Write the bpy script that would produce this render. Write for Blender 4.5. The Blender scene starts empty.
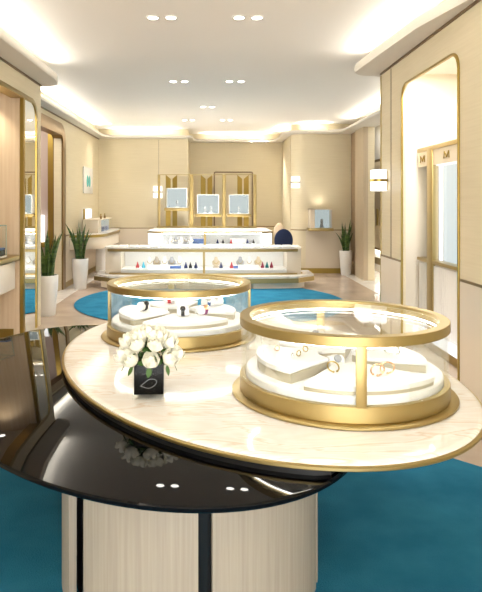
import bpy, bmesh, math, random
from mathutils import Vector, Matrix
random.seed(7)
PI = math.pi
S = bpy.context.scene
COL = S.collection
CAMZ, F, PX, PY = 1.55, 620.0, 212.0, 202.0

def at(px, py, d):                 # pixel and depth to a point
    return Vector(((px-PX)/F*d, d, CAMZ-(py-PY)/F*d))

# ------------------------------------------------------------------ materials
def mat(name, col, rough=.5, metal=0, spec=.5, emit=None, es=0, bump=None, var=None, coat=0, ior=None):
    m = bpy.data.materials.new(name); m.use_nodes = True
    nt = m.node_tree; b = nt.nodes['Principled BSDF']
    b.inputs['Base Color'].default_value = (*col, 1)
    b.inputs['Roughness'].default_value = rough
    b.inputs['Metallic'].default_value = metal
    b.inputs['Specular IOR Level'].default_value = spec
    if ior: b.inputs['IOR'].default_value = ior
    if coat: b.inputs['Coat Weight'].default_value = coat; b.inputs['Coat Roughness'].default_value = .04
    if emit: b.inputs['Emission Color'].default_value = (*emit, 1); b.inputs['Emission Strength'].default_value = es
    tc = nt.nodes.new('ShaderNodeTexCoord'); mp = nt.nodes.new('ShaderNodeMapping')
    nt.links.new(tc.outputs['Object'], mp.inputs['Vector'])
    if var:                        # (colour2, scale xyz, detail)
        col2, sc, det = var
        mp.inputs['Scale'].default_value = sc
        n = nt.nodes.new('ShaderNodeTexNoise'); n.inputs['Scale'].default_value = 1; n.inputs['Detail'].default_value = det
        r = nt.nodes.new('ShaderNodeValToRGB')
        r.color_ramp.elements[0].position = .35; r.color_ramp.elements[1].position = .65
        r.color_ramp.elements[0].color = (*col, 1); r.color_ramp.elements[1].color = (*col2, 1)
        nt.links.new(mp.outputs[0], n.inputs['Vector']); nt.links.new(n.outputs['Fac'], r.inputs[0])
        nt.links.new(r.outputs[0], b.inputs['Base Color'])
    if bump:                       # (scale xyz, strength, distance)
        sc, st, dist = bump
        mp2 = nt.nodes.new('ShaderNodeMapping'); mp2.inputs['Scale'].default_value = sc
        nt.links.new(tc.outputs['Object'], mp2.inputs['Vector'])
        n2 = nt.nodes.new('ShaderNodeTexNoise'); n2.inputs['Scale'].default_value = 1; n2.inputs['Detail'].default_value = 3
        nt.links.new(mp2.outputs[0], n2.inputs['Vector'])
        bp = nt.nodes.new('ShaderNodeBump'); bp.inputs['Strength'].default_value = st; bp.inputs['Distance'].default_value = dist
        nt.links.new(n2.outputs['Fac'], bp.inputs['Height']); nt.links.new(bp.outputs[0], b.inputs['Normal'])
    return m

def glass(name, tint=(1, 1, 1), refl=1.0, ior=1.45, rough=0.0):
    m = bpy.data.materials.new(name); m.use_nodes = True
    nt = m.node_tree; nt.nodes.clear()
    o = nt.nodes.new('ShaderNodeOutputMaterial'); mx = nt.nodes.new('ShaderNodeMixShader')
    t = nt.nodes.new('ShaderNodeBsdfTransparent'); t.inputs[0].default_value = (*tint, 1)
    g = nt.nodes.new('ShaderNodeBsdfGlossy'); g.inputs['Roughness'].default_value = rough; g.inputs[0].default_value = (1, 1, 1, 1)
    f = nt.nodes.new('ShaderNodeFresnel'); f.inputs[0].default_value = ior
    mu = nt.nodes.new('ShaderNodeMath'); mu.operation = 'MULTIPLY'; mu.inputs[1].default_value = refl
    nt.links.new(f.outputs[0], mu.inputs[0]); nt.links.new(mu.outputs[0], mx.inputs[0])
    nt.links.new(t.outputs[0], mx.inputs[1]); nt.links.new(g.outputs[0], mx.inputs[2]); nt.links.new(mx.outputs[0], o.inputs[0])
    return m

def emis(name, col, st):
    m = bpy.data.materials.new(name); m.use_nodes = True
    nt = m.node_tree; nt.nodes.clear()
    o = nt.nodes.new('ShaderNodeOutputMaterial'); e = nt.nodes.new('ShaderNodeEmission')
    e.inputs[0].default_value = (*col, 1); e.inputs[1].default_value = st
    nt.links.new(e.outputs[0], o.inputs[0]); return m

M = {}
M['paper'] = mat('silk_wallpaper', (.70, .615, .43), .5, var=((.735, .65, .465), (2, 2, 60), 3), bump=((4, 4, 90), .2, .003))
M['plain'] = mat('plain_panel', (.72, .63, .50), .3)
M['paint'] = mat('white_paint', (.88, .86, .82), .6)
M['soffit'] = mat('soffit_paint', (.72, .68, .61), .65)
M['gold'] = mat('brushed_gold', (.40, .285, .075), .32, 1, bump=((60, 60, 3), .04, .002))
M['goldlight'] = mat('satin_champagne_gold', (.43, .33, .145), .38, 1)
M['golddark'] = mat('dark_bronze', (.30, .20, .09), .35, 1)
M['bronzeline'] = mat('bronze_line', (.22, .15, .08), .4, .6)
M['white'] = mat('white_lacquer', (.85, .84, .81), .25)
M['leather'] = mat('white_leather', (.84, .83, .81), .55, bump=((300, 300, 300), .1, .001))
M['deck'] = mat('white_acrylic', (.9, .9, .9), .3)
M['glass'] = glass('clear_glass', (.985, .995, .99), .28)
M['lidglass'] = glass('lid_glass', (.98, .99, .985), .4)
M['thick'] = glass('thick_glass', (.97, .985, .98), .15)
M['mirror'] = mat('mirror', (.88, .88, .85), .02, 1)
M['black'] = mat('black_glass', (.003, .003, .004), .02, ior=1.25)
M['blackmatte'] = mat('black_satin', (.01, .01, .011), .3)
M['rug'] = mat('teal_rug', (.016, .155, .27), .95, spec=.1, var=((.028, .21, .35), (3.5, 3.5, 3.5), 9), bump=((220, 220, 220), .8, .01))
M['woodpale'] = mat('pale_oak_veneer', (.37, .315, .255), .45, var=((.43, .375, .305), (90, 90, 2.0), 5))
M['woodwarm'] = mat('warm_ash_panel', (.66, .50, .33), .4, var=((.72, .57, .40), (30, 30, 1.0), 4))
M['woodtaupe'] = mat('taupe_walnut', (.52, .42, .29), .4, var=((.57, .47, .33), (30, 30, 1.0), 4))
M['wooddark'] = mat('brown_walnut', (.30, .21, .12), .4, var=((.36, .25, .15), (30, 30, 1.0), 4))
M['mauve'] = mat('mauve_panel', (.52, .42, .37), .5)
M['navy'] = mat('navy_velvet', (.006, .016, .06), .8)
M['pot'] = mat('white_pot_glaze', (.80, .79, .76), .35)
M['soil'] = mat('dark_soil', (.03, .02, .012), .9)
M['leaf'] = mat('snake_leaf', (.02, .06, .012), .4, var=((.13, .21, .05), (5, 5, 30), 4))
M['roseleaf'] = mat('rose_leaf', (.05, .13, .02), .5)
M['rose'] = mat('white_rose_petal', (.92, .91, .79), .6, var=((.93, .92, .84), (30, 30, 30), 2))
M['cyan'] = mat('turquoise_print', (.03, .42, .42), .5)
M['ledw'] = emis('led_white', (1, .93, .82), 14)
M['ledcool'] = emis('led_cool', (1, .97, .93), 20)
M['downlight'] = emis('downlight_lens', (1, .95, .88), 14)
M['lantern'] = emis('frosted_lantern', (1, .97, .93), 1.15)
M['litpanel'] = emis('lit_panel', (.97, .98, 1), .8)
M['litblue'] = emis('pale_blue_backlight', (.62, .70, .695), .42)
M['edge'] = mat('green_glass_edge', (.30, .42, .38), .15)
M['vaseblack'] = mat('black_vase_lacquer', (.003, .003, .003), .15, spec=.08)
M['alcove'] = mat('alcove_cream', (.80, .74, .64), .5)
M['litvit'] = emis('vitrine_backlight', (.74, .84, .88), .62)
M['silver'] = mat('silver', (.8, .8, .82), .2, 1)
M['rosegold'] = mat('rose_gold', (.85, .5, .3), .25, 1)
for n, c in dict(red=(.45, .02, .03), dnavy=(.01, .02, .09), maroon=(.22, .01, .04), teal=(.0, .16, .16), lblue=(.08, .5, .7),
                 purple=(.2, .03, .12), brown=(.2, .1, .05), grey=(.35, .36, .38), steelblue=(.07, .14, .35), ink=(.004, .004, .005)).items():
    M[n] = mat('satin_'+n, c, .45)

# marble with warm veins
def marble_mat(name, base, vein, fine, rough, sc=1.0, rot=(0, 0, .5)):
    m = bpy.data.materials.new(name); m.use_nodes = True; nt = m.node_tree; b = nt.nodes['Principled BSDF']
    b.inputs['Roughness'].default_value = rough; b.inputs['Specular IOR Level'].default_value = .35; b.inputs['Coat Weight'].default_value = 0; b.inputs['Coat Roughness'].default_value = .03
    tc = nt.nodes.new('ShaderNodeTexCoord'); mp = nt.nodes.new('ShaderNodeMapping')
    mp.inputs['Rotation'].default_value = rot; mp.inputs['Scale'].default_value = (1.1*sc, 5.5*sc, 1.0*sc)
    nz = nt.nodes.new('ShaderNodeTexNoise'); nz.inputs['Scale'].default_value = 1.6; nz.inputs['Detail'].default_value = 7; nz.inputs['Distortion'].default_value = 1.1
    r = nt.nodes.new('ShaderNodeValToRGB'); cr = r.color_ramp
    cr.elements[0].position = .3; cr.elements[0].color = (*base, 1)
    cr.elements[1].position = .72; cr.elements[1].color = (*base, 1)
    for p, c in ((.43, fine), (.50, base), (.545, vein), (.575, base), (.64, fine)):
        e = cr.elements.new(p); e.color = (*c, 1)
    nt.links.new(tc.outputs['Object'], mp.inputs[0]); nt.links.new(mp.outputs[0], nz.inputs['Vector'])
    nt.links.new(nz.outputs['Fac'], r.inputs[0]); nt.links.new(r.outputs[0], b.inputs['Base Color'])
    return m
M['marble'] = marble_mat('cream_onyx', (.89, .87, .84), (.78, .66, .55), (.85, .79, .73), .11)
M['whitemarble'] = marble_mat('white_marble', (.80, .77, .72), (.6, .55, .5), (.74, .70, .65), .2, .5)

# floor: large taupe tiles
def floor_mat():
    m = bpy.data.materials.new('taupe_floor_tile'); m.use_nodes = True; nt = m.node_tree; b = nt.nodes['Principled BSDF']
    b.inputs['Roughness'].default_value = .22
    tc = nt.nodes.new('ShaderNodeTexCoord'); br = nt.nodes.new('ShaderNodeTexBrick')
    br.offset = 0; br.inputs['Scale'].default_value = 1; br.inputs['Brick Width'].default_value = 1.2; br.inputs['Row Height'].default_value = 1.2
    br.inputs['Mortar Size'].default_value = .003
    br.inputs['Color1'].default_value = (.40, .31, .235, 1); br.inputs['Color2'].default_value = (.43, .335, .26, 1); br.inputs['Mortar'].default_value = (.3, .23, .17, 1)
    nz = nt.nodes.new('ShaderNodeTexNoise'); nz.inputs['Scale'].default_value = 2.5; nz.inputs['Detail'].default_value = 6
    mx = nt.nodes.new('ShaderNodeMixRGB'); mx.blend_type = 'SOFT_LIGHT'; mx.inputs[0].default_value = .45
    nt.links.new(tc.outputs['Object'], br.inputs['Vector']); nt.links.new(tc.outputs['Object'], nz.inputs['Vector'])
    nt.links.new(br.outputs['Color'], mx.inputs[1]); nt.links.new(nz.outputs['Fac'], mx.inputs[2]); nt.links.new(mx.outputs[0], b.inputs['Base Color'])
    return m
M['floor'] = floor_mat()

# ------------------------------------------------------------------ mesh helpers
def new(): return bmesh.new()

def box(bm, x0, x1, y0, y1, z0, z1, bev=0, seg=2):
    r = bmesh.ops.create_cube(bm, size=1)
    for v in r['verts']:
        v.co = Vector((x0+(v.co.x+.5)*(x1-x0), y0+(v.co.y+.5)*(y1-y0), z0+(v.co.z+.5)*(z1-z0)))
    if bev:
        es = list({e for v in r['verts'] for e in v.link_edges})
        bmesh.ops.bevel(bm, geom=es, offset=bev, segments=seg, profile=.5, affect='EDGES')
    return bm

def prism(bm, pts, z0, z1, mp=None, bev=0, seg=2):
    """extrude an outline; mp maps (u,v,w)->xyz"""
    mp = mp or (lambda u, v, w: (u, v, w))
    a = [bm.verts.new(mp(u, v, z0)) for u, v in pts]; b = [bm.verts.new(mp(u, v, z1)) for u, v in pts]
    n = len(pts)
    f0 = bm.faces.new(a); f1 = bm.faces.new(b[::-1])
    sides = [bm.faces.new((a[(i+1) % n], a[i], b[i], b[(i+1) % n])) for i in range(n)]
    if bev:
        es = list(set(f0.edges) | set(f1.edges))
        bmesh.ops.bevel(bm, geom=es, offset=bev, segments=seg, profile=.5, affect='EDGES')
    return bm

def lathe(bm, prof, seg=48, cx=0, cy=0, close=False, sx=1, sy=1):
    rings = []
    for r, z in prof:
        if r < 1e-6: rings.append([bm.verts.new((cx, cy, z))])
        else: rings.append([bm.verts.new((cx+r*sx*math.cos(2*PI*i/seg), cy+r*sy*math.sin(2*PI*i/seg), z)) for i in range(seg)])
    pr = list(zip(rings, rings[1:])) + ([(rings[-1], rings[0])] if close else [])
    for A, B in pr:
        for i in range(seg):
            j = (i+1) % seg
            if len(A) == 1 and len(B) == 1: continue
            if len(A) == 1: bm.faces.new((A[0], B[j], B[i]))
            elif len(B) == 1: bm.faces.new((A[i], A[j], B[0]))
            else: bm.faces.new((A[i], A[j], B[j], B[i]))
    return bm

def band(bm, r0, r1, z0, z1, seg=96, bev=.002):      # ring of rectangular section
    p = [(r0, z0+bev), (r0+bev, z0), (r1-bev, z0), (r1, z0+bev), (r1, z1-bev), (r1-bev, z1), (r0+bev, z1), (r0, z1-bev)]
    return lathe(bm, p, seg, close=True)

def disc(bm, r, z0, z1, seg=96, bev=.003):
    return lathe(bm, [(0, z0), (r-bev, z0), (r, z0+bev), (r, z1-bev), (r-bev, z1), (0, z1)], seg)

def tube(bm, pts, r, seg=8, closed=False, rads=None):
    pts = [Vector(p) for p in pts]; n = len(pts); rings = []
    up = Vector((0, 0, 1))
    for i, p in enumerate(pts):
        a = pts[(i-1) % n] if (closed or i > 0) else p
        b = pts[(i+1) % n] if (closed or i < n-1) else p
        t = (b-a).normalized()
        s = t.cross(up if abs(t.z) < .95 else Vector((1, 0, 0))).normalized(); q = s.cross(t)
        rr = rads[i] if rads else r
        rings.append([bm.verts.new(p+rr*(math.cos(2*PI*k/seg)*s+math.sin(2*PI*k/seg)*q)) for k in range(seg)])
    for i in range(n if closed else n-1):
        A, B = rings[i], rings[(i+1) % n]
        for k in range(seg): bm.faces.new((A[k], A[(k+1) % seg], B[(k+1) % seg], B[k]))
    if not closed:
        bm.faces.new(rings[0][::-1]); bm.faces.new(rings[-1])
    return bm

def obj(name, bm, m, parent=None, smooth=35):
    bmesh.ops.recalc_face_normals(bm, faces=bm.faces[:])
    if smooth:
        for f in bm.faces: f.smooth = True
        for e in bm.edges:
            if len(e.link_faces) == 2 and e.calc_face_angle(0) > math.radians(smooth): e.smooth = False
    me = bpy.data.meshes.new(name); bm.to_mesh(me); bm.free()
    o = bpy.data.objects.new(name, me); COL.objects.link(o)
    me.materials.append(M[m] if isinstance(m, str) else m)
    if parent: o.parent = parent
    return o

def tag(o, label, cat, group=None):
    o['label'] = label; o['category'] = cat
    if group: o['group'] = group
    return o

def thing(name, label, cat, loc=(0, 0, 0), rz=0, group=None):
    o = bpy.data.objects.new(name, None); COL.objects.link(o); o.empty_display_size = .05
    o.location = loc; o.rotation_euler = (0, 0, rz)
    return tag(o, label, cat, group)

def struct(name, bm, m, parent=None, smooth=35):
    o = obj(name, bm, m, parent, smooth)
    if not parent: o['kind'] = 'structure'
    return o

def copy_tree(o, parent=None):
    c = o.copy(); COL.objects.link(c)
    if parent: c.parent = parent
    for ch in list(o.children): copy_tree(ch, c)
    return c

def light(name, kind, loc, energy, color=(1, .93, .82), **kw):
    d = bpy.data.lights.new(name, kind); d.energy = energy; d.color = color
    rot = kw.pop('rot', (0, 0, 0))
    for k, v in kw.items(): setattr(d, k, v)
    o = bpy.data.objects.new(name, d); COL.objects.link(o); o.location = loc; o.rotation_euler = rot
    return o

def arc(cx, cy, r, a0, a1, n=8, ry=None):
    ry = ry or r
    return [(cx+r*math.cos(math.radians(a0+(a1-a0)*i/n)), cy+ry*math.sin(math.radians(a0+(a1-a0)*i/n))) for i in range(n+1)]

# ------------------------------------------------------------------ shell
H = 3.25; SZ = 3.03
struct('floor', box(new(), -4.6, 4.6, -3, 17, -.12, 0), 'floor')
struct('ceiling', box(new(), -4.6, 4.6, -3, 17, H, H+.12), 'paint')
struct('trim_1', box(new(), -2.66, -2.36, 7.9, 14.5, 0, .004), 'whitemarble')
struct('trim_2', prism(new(), [(2.8, 13.5), (2.8, 10.2), (1.95, 7.16), (3.7, 7.16), (3.7, 14.6), (3.06, 14.6), (3.06, 13.5)], 0, .004), 'whitemarble')

def arch_wall(y0, y1, h0, h1, top, r, Hh=H, flip=1):
    """wall outline in (y,z) with a round-cornered doorway h0..h1 reaching the floor"""
    a = arc(h0+r, top-r, r, 180, 90); b = arc(h1-r, top-r, r, 90, 0)
    return [(y0, 0), (h0, 0)] + a + b + [(h1, 0), (y1, 0), (y1, Hh), (y0, Hh)]
def arch_frame(h0, h1, top, r, w):
    a = arc(h0+r, top-r, r, 180, 90); b = arc(h1-r, top-r, r, 90, 0)
    inner = [(h0, 0)] + a + b + [(h1, 0)]
    a = arc(h0+r, top-r, r+w, 180, 90); b = arc(h1-r, top-r, r+w, 90, 0)
    outer = [(h0-w, 0)] + a + b + [(h1+w, 0)]
    return inner + outer[::-1]
yz = lambda u, v, w: (w, u, v)

# left near portal wall
struct('wall_left', prism(new(), arch_wall(-3, 7.86, 3.2, 7.62, 2.78, .16), -2.30, -2.17, yz), 'paper', smooth=0)
struct('trim_3', prism(new(), arch_frame(3.24, 7.62, 2.74, .16, .055), -2.30, -2.155, yz, bev=.006), 'gold')
struct('wall_left', box(new(), -2.78, -2.3, 7.80, 7.86, 0, H), 'paper', smooth=0)
# recess behind the near portal
struct('wall_left', box(new(), -3.4, -2.205, 7.105, 7.18, 0, 2.86), 'woodwarm', smooth=0)
struct('wall_left', box(new(), -3.42, -3.34, 3.0, 7.10, 0, 2.86), 'woodwarm', smooth=0)
struct('wall_left', box(new(), -3.42, -2.30, 2.9, 3.0, 0, 2.86), 'woodwarm', smooth=0)
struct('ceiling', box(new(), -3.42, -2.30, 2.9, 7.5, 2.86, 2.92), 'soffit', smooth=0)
mr = thing('wall_mirror', 'tall narrow mirror strip inside the gold arch at far left, reflecting the shop', 'mirror', (-2.17, 7.1, 0))
obj('mirror_panel', prism(new(), [(.06, .0), (.52, .0)] + arc(.36, 2.58, .16, 0, 90) + [(.06, 2.74)], -.02, .005, yz), 'mirror', mr, 0)
obj('backing', prism(new(), [(.06, .0), (.52, .0)] + arc(.36, 2.58, .16, 0, 90) + [(.06, 2.74)], -.09, -.02, yz), 'golddark', mr, 0)
obj('frame', box(new(), -.03, .012, 0, .06, 0, 2.74), 'gold', mr, 0)

# left far wall with doorway
struct('wall_left', prism(new(), arch_wall(7.86, 14.6, 8.3, 10.9, 2.78, .12), -2.78, -2.65, yz), 'paper', smooth=0)
struct('trim_4', prism(new(), arch_frame(8.35, 10.92, 2.72, .12, .20), -2.80, -2.62, yz, bev=.008), 'golddark')
struct('wall_left', box(new(), -4.1, -2.78, 11.14, 11.2, 0, H), 'mauve', smooth=0)
struct('wall_left', box(new(), -4.16, -4.1, 7.8, 11.2, 0, H), 'mauve', smooth=0)
struct('trim_5', box(new(), -2.93, -2.79, 11.06, 11.13, 0, 2.85), 'gold', smooth=0)
struct('wall_left', box(new(), -4.1, -2.78, 7.8, 7.86, 0, H), 'mauve', smooth=0)

# back walls
struct('wall_back', box(new(), -2.7, -.56, 14.5, 14.62, 0, H), 'paper', smooth=0)
struct('wall_back', box(new(), -.66, -.56, 14.62, 15.6, 0, H), 'paper', smooth=0)
struct('wall_back', box(new(), -.66, 1.85, 15.5, 15.62, 0, H), 'paper', smooth=0)
struct('wall_back', prism(new(), [(1.85, 15.6), (1.75, 15.6), (1.75, 13.86)] + arc(2.0, 13.78, .25, 162, 262, 8, .28) + [(2.05, 13.5), (3.2, 13.5), (3.2, 15.6)], 0, H), 'paper')
# right
struct('wall_right', prism(new(), arch_wall(-3, 7.15, 4.88, 6.36, 2.75, .14), 1.95, 1.985, yz), 'paper', smooth=0)
struct('trim_6', prism(new(), arch_frame(4.90, 6.34, 2.73, .12, .022), 1.936, 1.955, yz, bev=.003), 'gold')
struct('wall_right', box(new(), 1.985, 3.2, 7.03, 7.15, 0, H), 'alcove', smooth=0)
struct('wall_right', box(new(), 3.07, 3.2, 12.2, 13.5, 0, H), 'paper', smooth=0)
struct('wall_right', box(new(), 3.07, 3.2, 7.15, 8.0, 0, H), 'paper', smooth=0)
struct('wall_right', box(new(), 3.72, 3.84, 7.0, 15.2, 0, H), 'paint', smooth=0)
struct('wall_right', box(new(), 3.2, 3.72, 15.1, 15.2, 0, H), 'paint', smooth=0)
struct('wall_right', box(new(), 3.2, 3.72, 7.0, 7.1, 0, H), 'paint', smooth=0)
struct('trim_7', box(new(), 2.98, 3.07, 12.2, 12.9, 0, SZ), 'woodtaupe', smooth=0)
struct('trim_8', box(new(), 3.02, 3.07, 12.93, 13.47, 0, SZ), 'wooddark', smooth=0)
# alcove behind the right portal
struct('wall_right', box(new(), 3.0, 3.06, 3.0, 7.03, 0, 3.0), 'alcove', smooth=0)
struct('wall_right', box(new(), 1.985, 3.06, 2.94, 3.0, 0, 3.0), 'white', smooth=0)
struct('ceiling', box(new(), 1.985, 3.06, 2.94, 7.03, 3.0, 3.06), 'paint', smooth=0)

# soffits with rounded lips (dropped bulkhead around the room)
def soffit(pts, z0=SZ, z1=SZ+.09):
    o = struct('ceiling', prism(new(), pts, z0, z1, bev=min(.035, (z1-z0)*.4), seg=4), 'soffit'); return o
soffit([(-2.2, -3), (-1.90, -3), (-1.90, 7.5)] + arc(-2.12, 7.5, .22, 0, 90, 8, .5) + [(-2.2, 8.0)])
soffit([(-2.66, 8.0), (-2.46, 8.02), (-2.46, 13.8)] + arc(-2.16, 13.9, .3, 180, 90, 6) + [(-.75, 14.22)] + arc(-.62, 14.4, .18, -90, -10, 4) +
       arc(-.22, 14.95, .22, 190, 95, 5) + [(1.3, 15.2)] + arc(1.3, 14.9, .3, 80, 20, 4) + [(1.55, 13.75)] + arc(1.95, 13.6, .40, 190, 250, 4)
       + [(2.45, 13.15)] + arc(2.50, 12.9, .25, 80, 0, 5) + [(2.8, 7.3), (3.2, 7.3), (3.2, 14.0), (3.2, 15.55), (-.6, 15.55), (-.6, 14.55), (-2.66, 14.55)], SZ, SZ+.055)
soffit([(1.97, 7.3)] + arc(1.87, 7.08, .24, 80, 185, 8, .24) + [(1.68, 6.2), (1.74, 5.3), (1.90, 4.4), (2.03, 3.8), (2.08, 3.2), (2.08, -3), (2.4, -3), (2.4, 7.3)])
# dark shadow gap under the soffits
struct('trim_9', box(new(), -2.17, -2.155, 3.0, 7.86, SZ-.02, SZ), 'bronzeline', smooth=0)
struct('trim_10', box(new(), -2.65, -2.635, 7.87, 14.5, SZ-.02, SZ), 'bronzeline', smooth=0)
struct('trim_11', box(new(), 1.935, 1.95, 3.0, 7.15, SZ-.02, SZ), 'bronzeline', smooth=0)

# cove lights lying in the soffit trough, aimed up at the ceiling
def cove(x0, y0, x1, y1, e, w=.05, tilt=76):
    """LED profile from one point to the other; light leaves to the left of the direction of travel, tilted up"""
    a, b = Vector((x0, y0, 0)), Vector((x1, y1, 0)); d = (b-a).normalized(); L = (b-a).length
    n = Vector((-d.y, d.x, 0)); t = math.radians(tilt)
    aim = (n*math.sin(t)+Vector((0, 0, math.cos(t)))).normalized()
    zax = -aim; yax = d; xax = yax.cross(zax)
    o = light('cove_light', 'AREA', (0, 0, 0), e*L, (1, .95, .86), shape='RECTANGLE', size=w, size_y=L)
    m = Matrix((xax, yax, zax)).transposed().to_4x4(); m.translation = (a+b)/2+Vector((0, 0, SZ+.125)); o.matrix_world = m
KC = 4.1
cove(-1.98, 7.5, -1.98, -2, KC)
cove(-2.53, 13.6, -2.53, 8.1, KC, tilt=45)
cove(-.8, 14.3, -2.3, 14.3, KC, tilt=8)
cove(1.35, 15.28, -.2, 15.28, KC, tilt=8)
cove(1.66, 13.75, 1.60, 14.9, KC, tilt=20)
cove(2.5, 13.24, 1.9, 13.36, KC, tilt=8)
cove(2.88, 7.4, 2.88, 12.6, KC*.7, tilt=45)
cove(1.82, 5.3, 1.76, 7.0, KC)
cove(1.98, 4.4, 1.83, 5.25, KC)
cove(2.15, 3.3, 2.02, 4.3, KC)
cove(2.17, -2, 2.17, 3.2, KC)
# visible LED profile along the soffit lips
# ------------------------------------------------------------------ wall lines and skirtings
def strip(name, x0, x1, y0, y1, z0, z1, m='golddark'): struct(name, box(new(), x0, x1, y0, y1, z0, z1), m, smooth=0)
strip('trim_12', -2.65, -2.64, 11.15, 14.5, .93, .95)
strip('trim_13', -2.65, -.56, 14.49, 14.5, .93, .95)
strip('trim_14', -.56, 1.75, 15.49, 15.5, .93, .95)
struct('trim_15', prism(new(), arc(2.0, 13.78, .255, 170, 262, 8, .287) + [(3.07, 13.49), (3.07, 13.5)] + arc(2.0, 13.78, .245, 262, 170, 8, .275), .93, .95), 'golddark', smooth=0)
strip('trim_16', 1.94, 1.95, 6.4, 7.15, .93, .95)
strip('trim_17', 1.94, 1.95, 3.0, 4.85, .93, .95)
strip('trim_18', 1.944, 1.95, 6.74, 6.75, .95, 3.0, 'bronzeline')
strip('trim_19', 1.94, 1.95, 7.13, 7.15, 0, 3.0, 'goldlight')
strip('trim_20', -1.25, -1.243, 14.494, 14.5, .95, 3.0, 'bronzeline')
strip('baseboard_left', -2.65, -2.63, 11.15, 14.5, 0, .1, 'gold')
strip('baseboard_back', -2.63, -.56, 14.48, 14.5, 0, .1, 'gold')
struct('baseboard_back', prism(new(), arc(2.0, 13.78, .265, 165, 262, 8, .295) + [(3.02, 13.48), (3.02, 13.5)] + arc(2.0, 13.78, .252, 262, 165, 8, .282), 0, .11), 'gold', smooth=0)
strip('baseboard_right', 3.70, 3.72, 7.2, 15, .16, .3, 'goldlight')
strip('baseboard_right', 1.93, 1.95, 3.0, 4.85, 0, .1, 'gold')
strip('baseboard_right', 1.93, 1.95, 6.4, 7.15, 0, .1, 'gold')
strip('baseboard_left', -3.3, -2.27, 7.085, 7.10, 0, .1, 'gold')
struct('wall_left', box(new(), -2.655, -2.645, 11.15, 14.5, .1, .93), 'plain', smooth=0)
struct('wall_right', box(new(), 1.943, 1.951, 6.4, 7.13, .1, .93), 'plain', smooth=0)
struct('wall_back', box(new(), -2.645, -.56, 14.493, 14.503, .1, .93), 'plain', smooth=0)
struct('wall_back', box(new(), 2.04, 3.02, 13.493, 13.503, .11, .93), 'plain', smooth=0)
struct('wall_right', box(new(), 1.943, 1.951, 3.0, 4.86, .1, .93), 'plain', smooth=0)

# ------------------------------------------------------------------ downlights
rows = [('nearest row', 17, [(153, 'outer left'), (171, 'inner left'), (239, 'inner right'), (257, 'outer right')]),
        ('second row', 81, [(173, 'outer left'), (184.5, 'inner left'), (229.3, 'inner right'), (241, 'outer right')]),
        ('middle pair', 106.5, [(203, 'left'), (212, 'right')]),
        ('fourth row', 119.8, [(184.7, 'outer left'), (192.3, 'inner left'), (222.4, 'inner right'), (230.1, 'outer right')]),
        ('farthest pair', 134.2, [(255, 'left'), (261, 'right')])]
proto = None
def downlight(p, label, e=16):
    global proto
    if proto is None:
        t = thing('ceiling_downlight', label, 'ceiling light', (p.x, p.y, H), 0, 'recessed ceiling downlights')
        obj('trim_ring', band(new(), .045, .062, -.012, .004, 24), 'white', t)
        obj('lens', disc(new(), .046, -.008, .002, 24), 'downlight', t)
        proto = t
    else:
        t = copy_tree(proto); t.location = (p.x, p.y, H); t['label'] = label
    light('downlight_beam', 'SPOT', (p.x, p.y, H-.03), e, (1, .965, .90), spot_size=math.radians(105), spot_blend=.9, shadow_soft_size=.06)
for rn, y, xs in rows:
    d = (H-CAMZ)*F/(PY-y)
    for x, w in xs:
        downlight(Vector(((x-PX)/F*d, min(d, 15.2), 0)), f'round white recessed ceiling downlight, {w} one of the {rn}', 130 if y > 115 else 66)
downlight(Vector((-2.22, 13.4, 0)), 'small recessed downlight alone above the far left corner counter', 20)
t = copy_tree(proto); t.location = (-2.62, 6.9, 2.86); t['label'] = 'recessed downlight in the low ceiling of the left gold arch'
light('downlight_beam', 'SPOT', (-2.62, 6.9, 2.82), 30, (1, .9, .74), spot_size=math.radians(110), spot_blend=.8, shadow_soft_size=.06)
light('downlight_beam', 'SPOT', (-2.75, 4.9, 2.82), 30, (1, .9, .74), spot_size=math.radians(110), spot_blend=.8, shadow_soft_size=.06)

# ------------------------------------------------------------------ rugs
def rug(label, cx, cy, r, ry=None):
    tag(obj('round_rug', lathe(new(), [(0, .005), (r, .005), (r+.01, .012), (r-.01, .02), (0, .02)], 96, cx, cy), 'rug'), label, 'rug')
rug('large round teal rug under the front display table', 0, 2.2, 2.09)
rug('round teal rug on the tile floor in front of the back counters', -.02, 9.7, 2.08)

# ------------------------------------------------------------------ front display table
def ell(c, cov, sc=1.0, n=120, off=0):
    A = math.sqrt(cov[0]); B = cov[1]/A; C = math.sqrt(cov[2]-B*B); out = []
    for i in range(n):
        t = 2*PI*i/n; x = A*math.cos(t); y = B*math.cos(t)+C*math.sin(t)
        l = math.hypot(x, y); k = (l+off)/l
        out.append((c[0]+x*k, c[1]+y*k))
    return out
BC, BV = (-.396, 2.997), (.935, -.4655, 1.637)
MC, MV = (.151, 3.216), (.9475, -.3805, 1.754)
T = thing('display_table', 'two-tier oval table of black glass and cream marble on pale wood drum', 'table', (0, 0, 0))
def layered(bm, c, cov, prof, n=120):   # prof = [(offset, z)] closed top and bottom
    rings = [[bm.verts.new((x, y, z)) for x, y in ell(c, cov, n=n, off=o)] for o, z in prof]
    for A, B in zip(rings, rings[1:]):
        for i in range(n): bm.faces.new((A[i], A[(i+1) % n], B[(i+1) % n], B[i]))
    bm.faces.new(rings[0][::-1]); bm.faces.new(rings[-1])
    return bm
obj('black_glass_top', layered(new(), BC, BV, [(-.02, .682), (-.006, .684), (0, .69), (0, .699), (-.004, .704), (-.010, .705)]), 'black', T)
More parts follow.
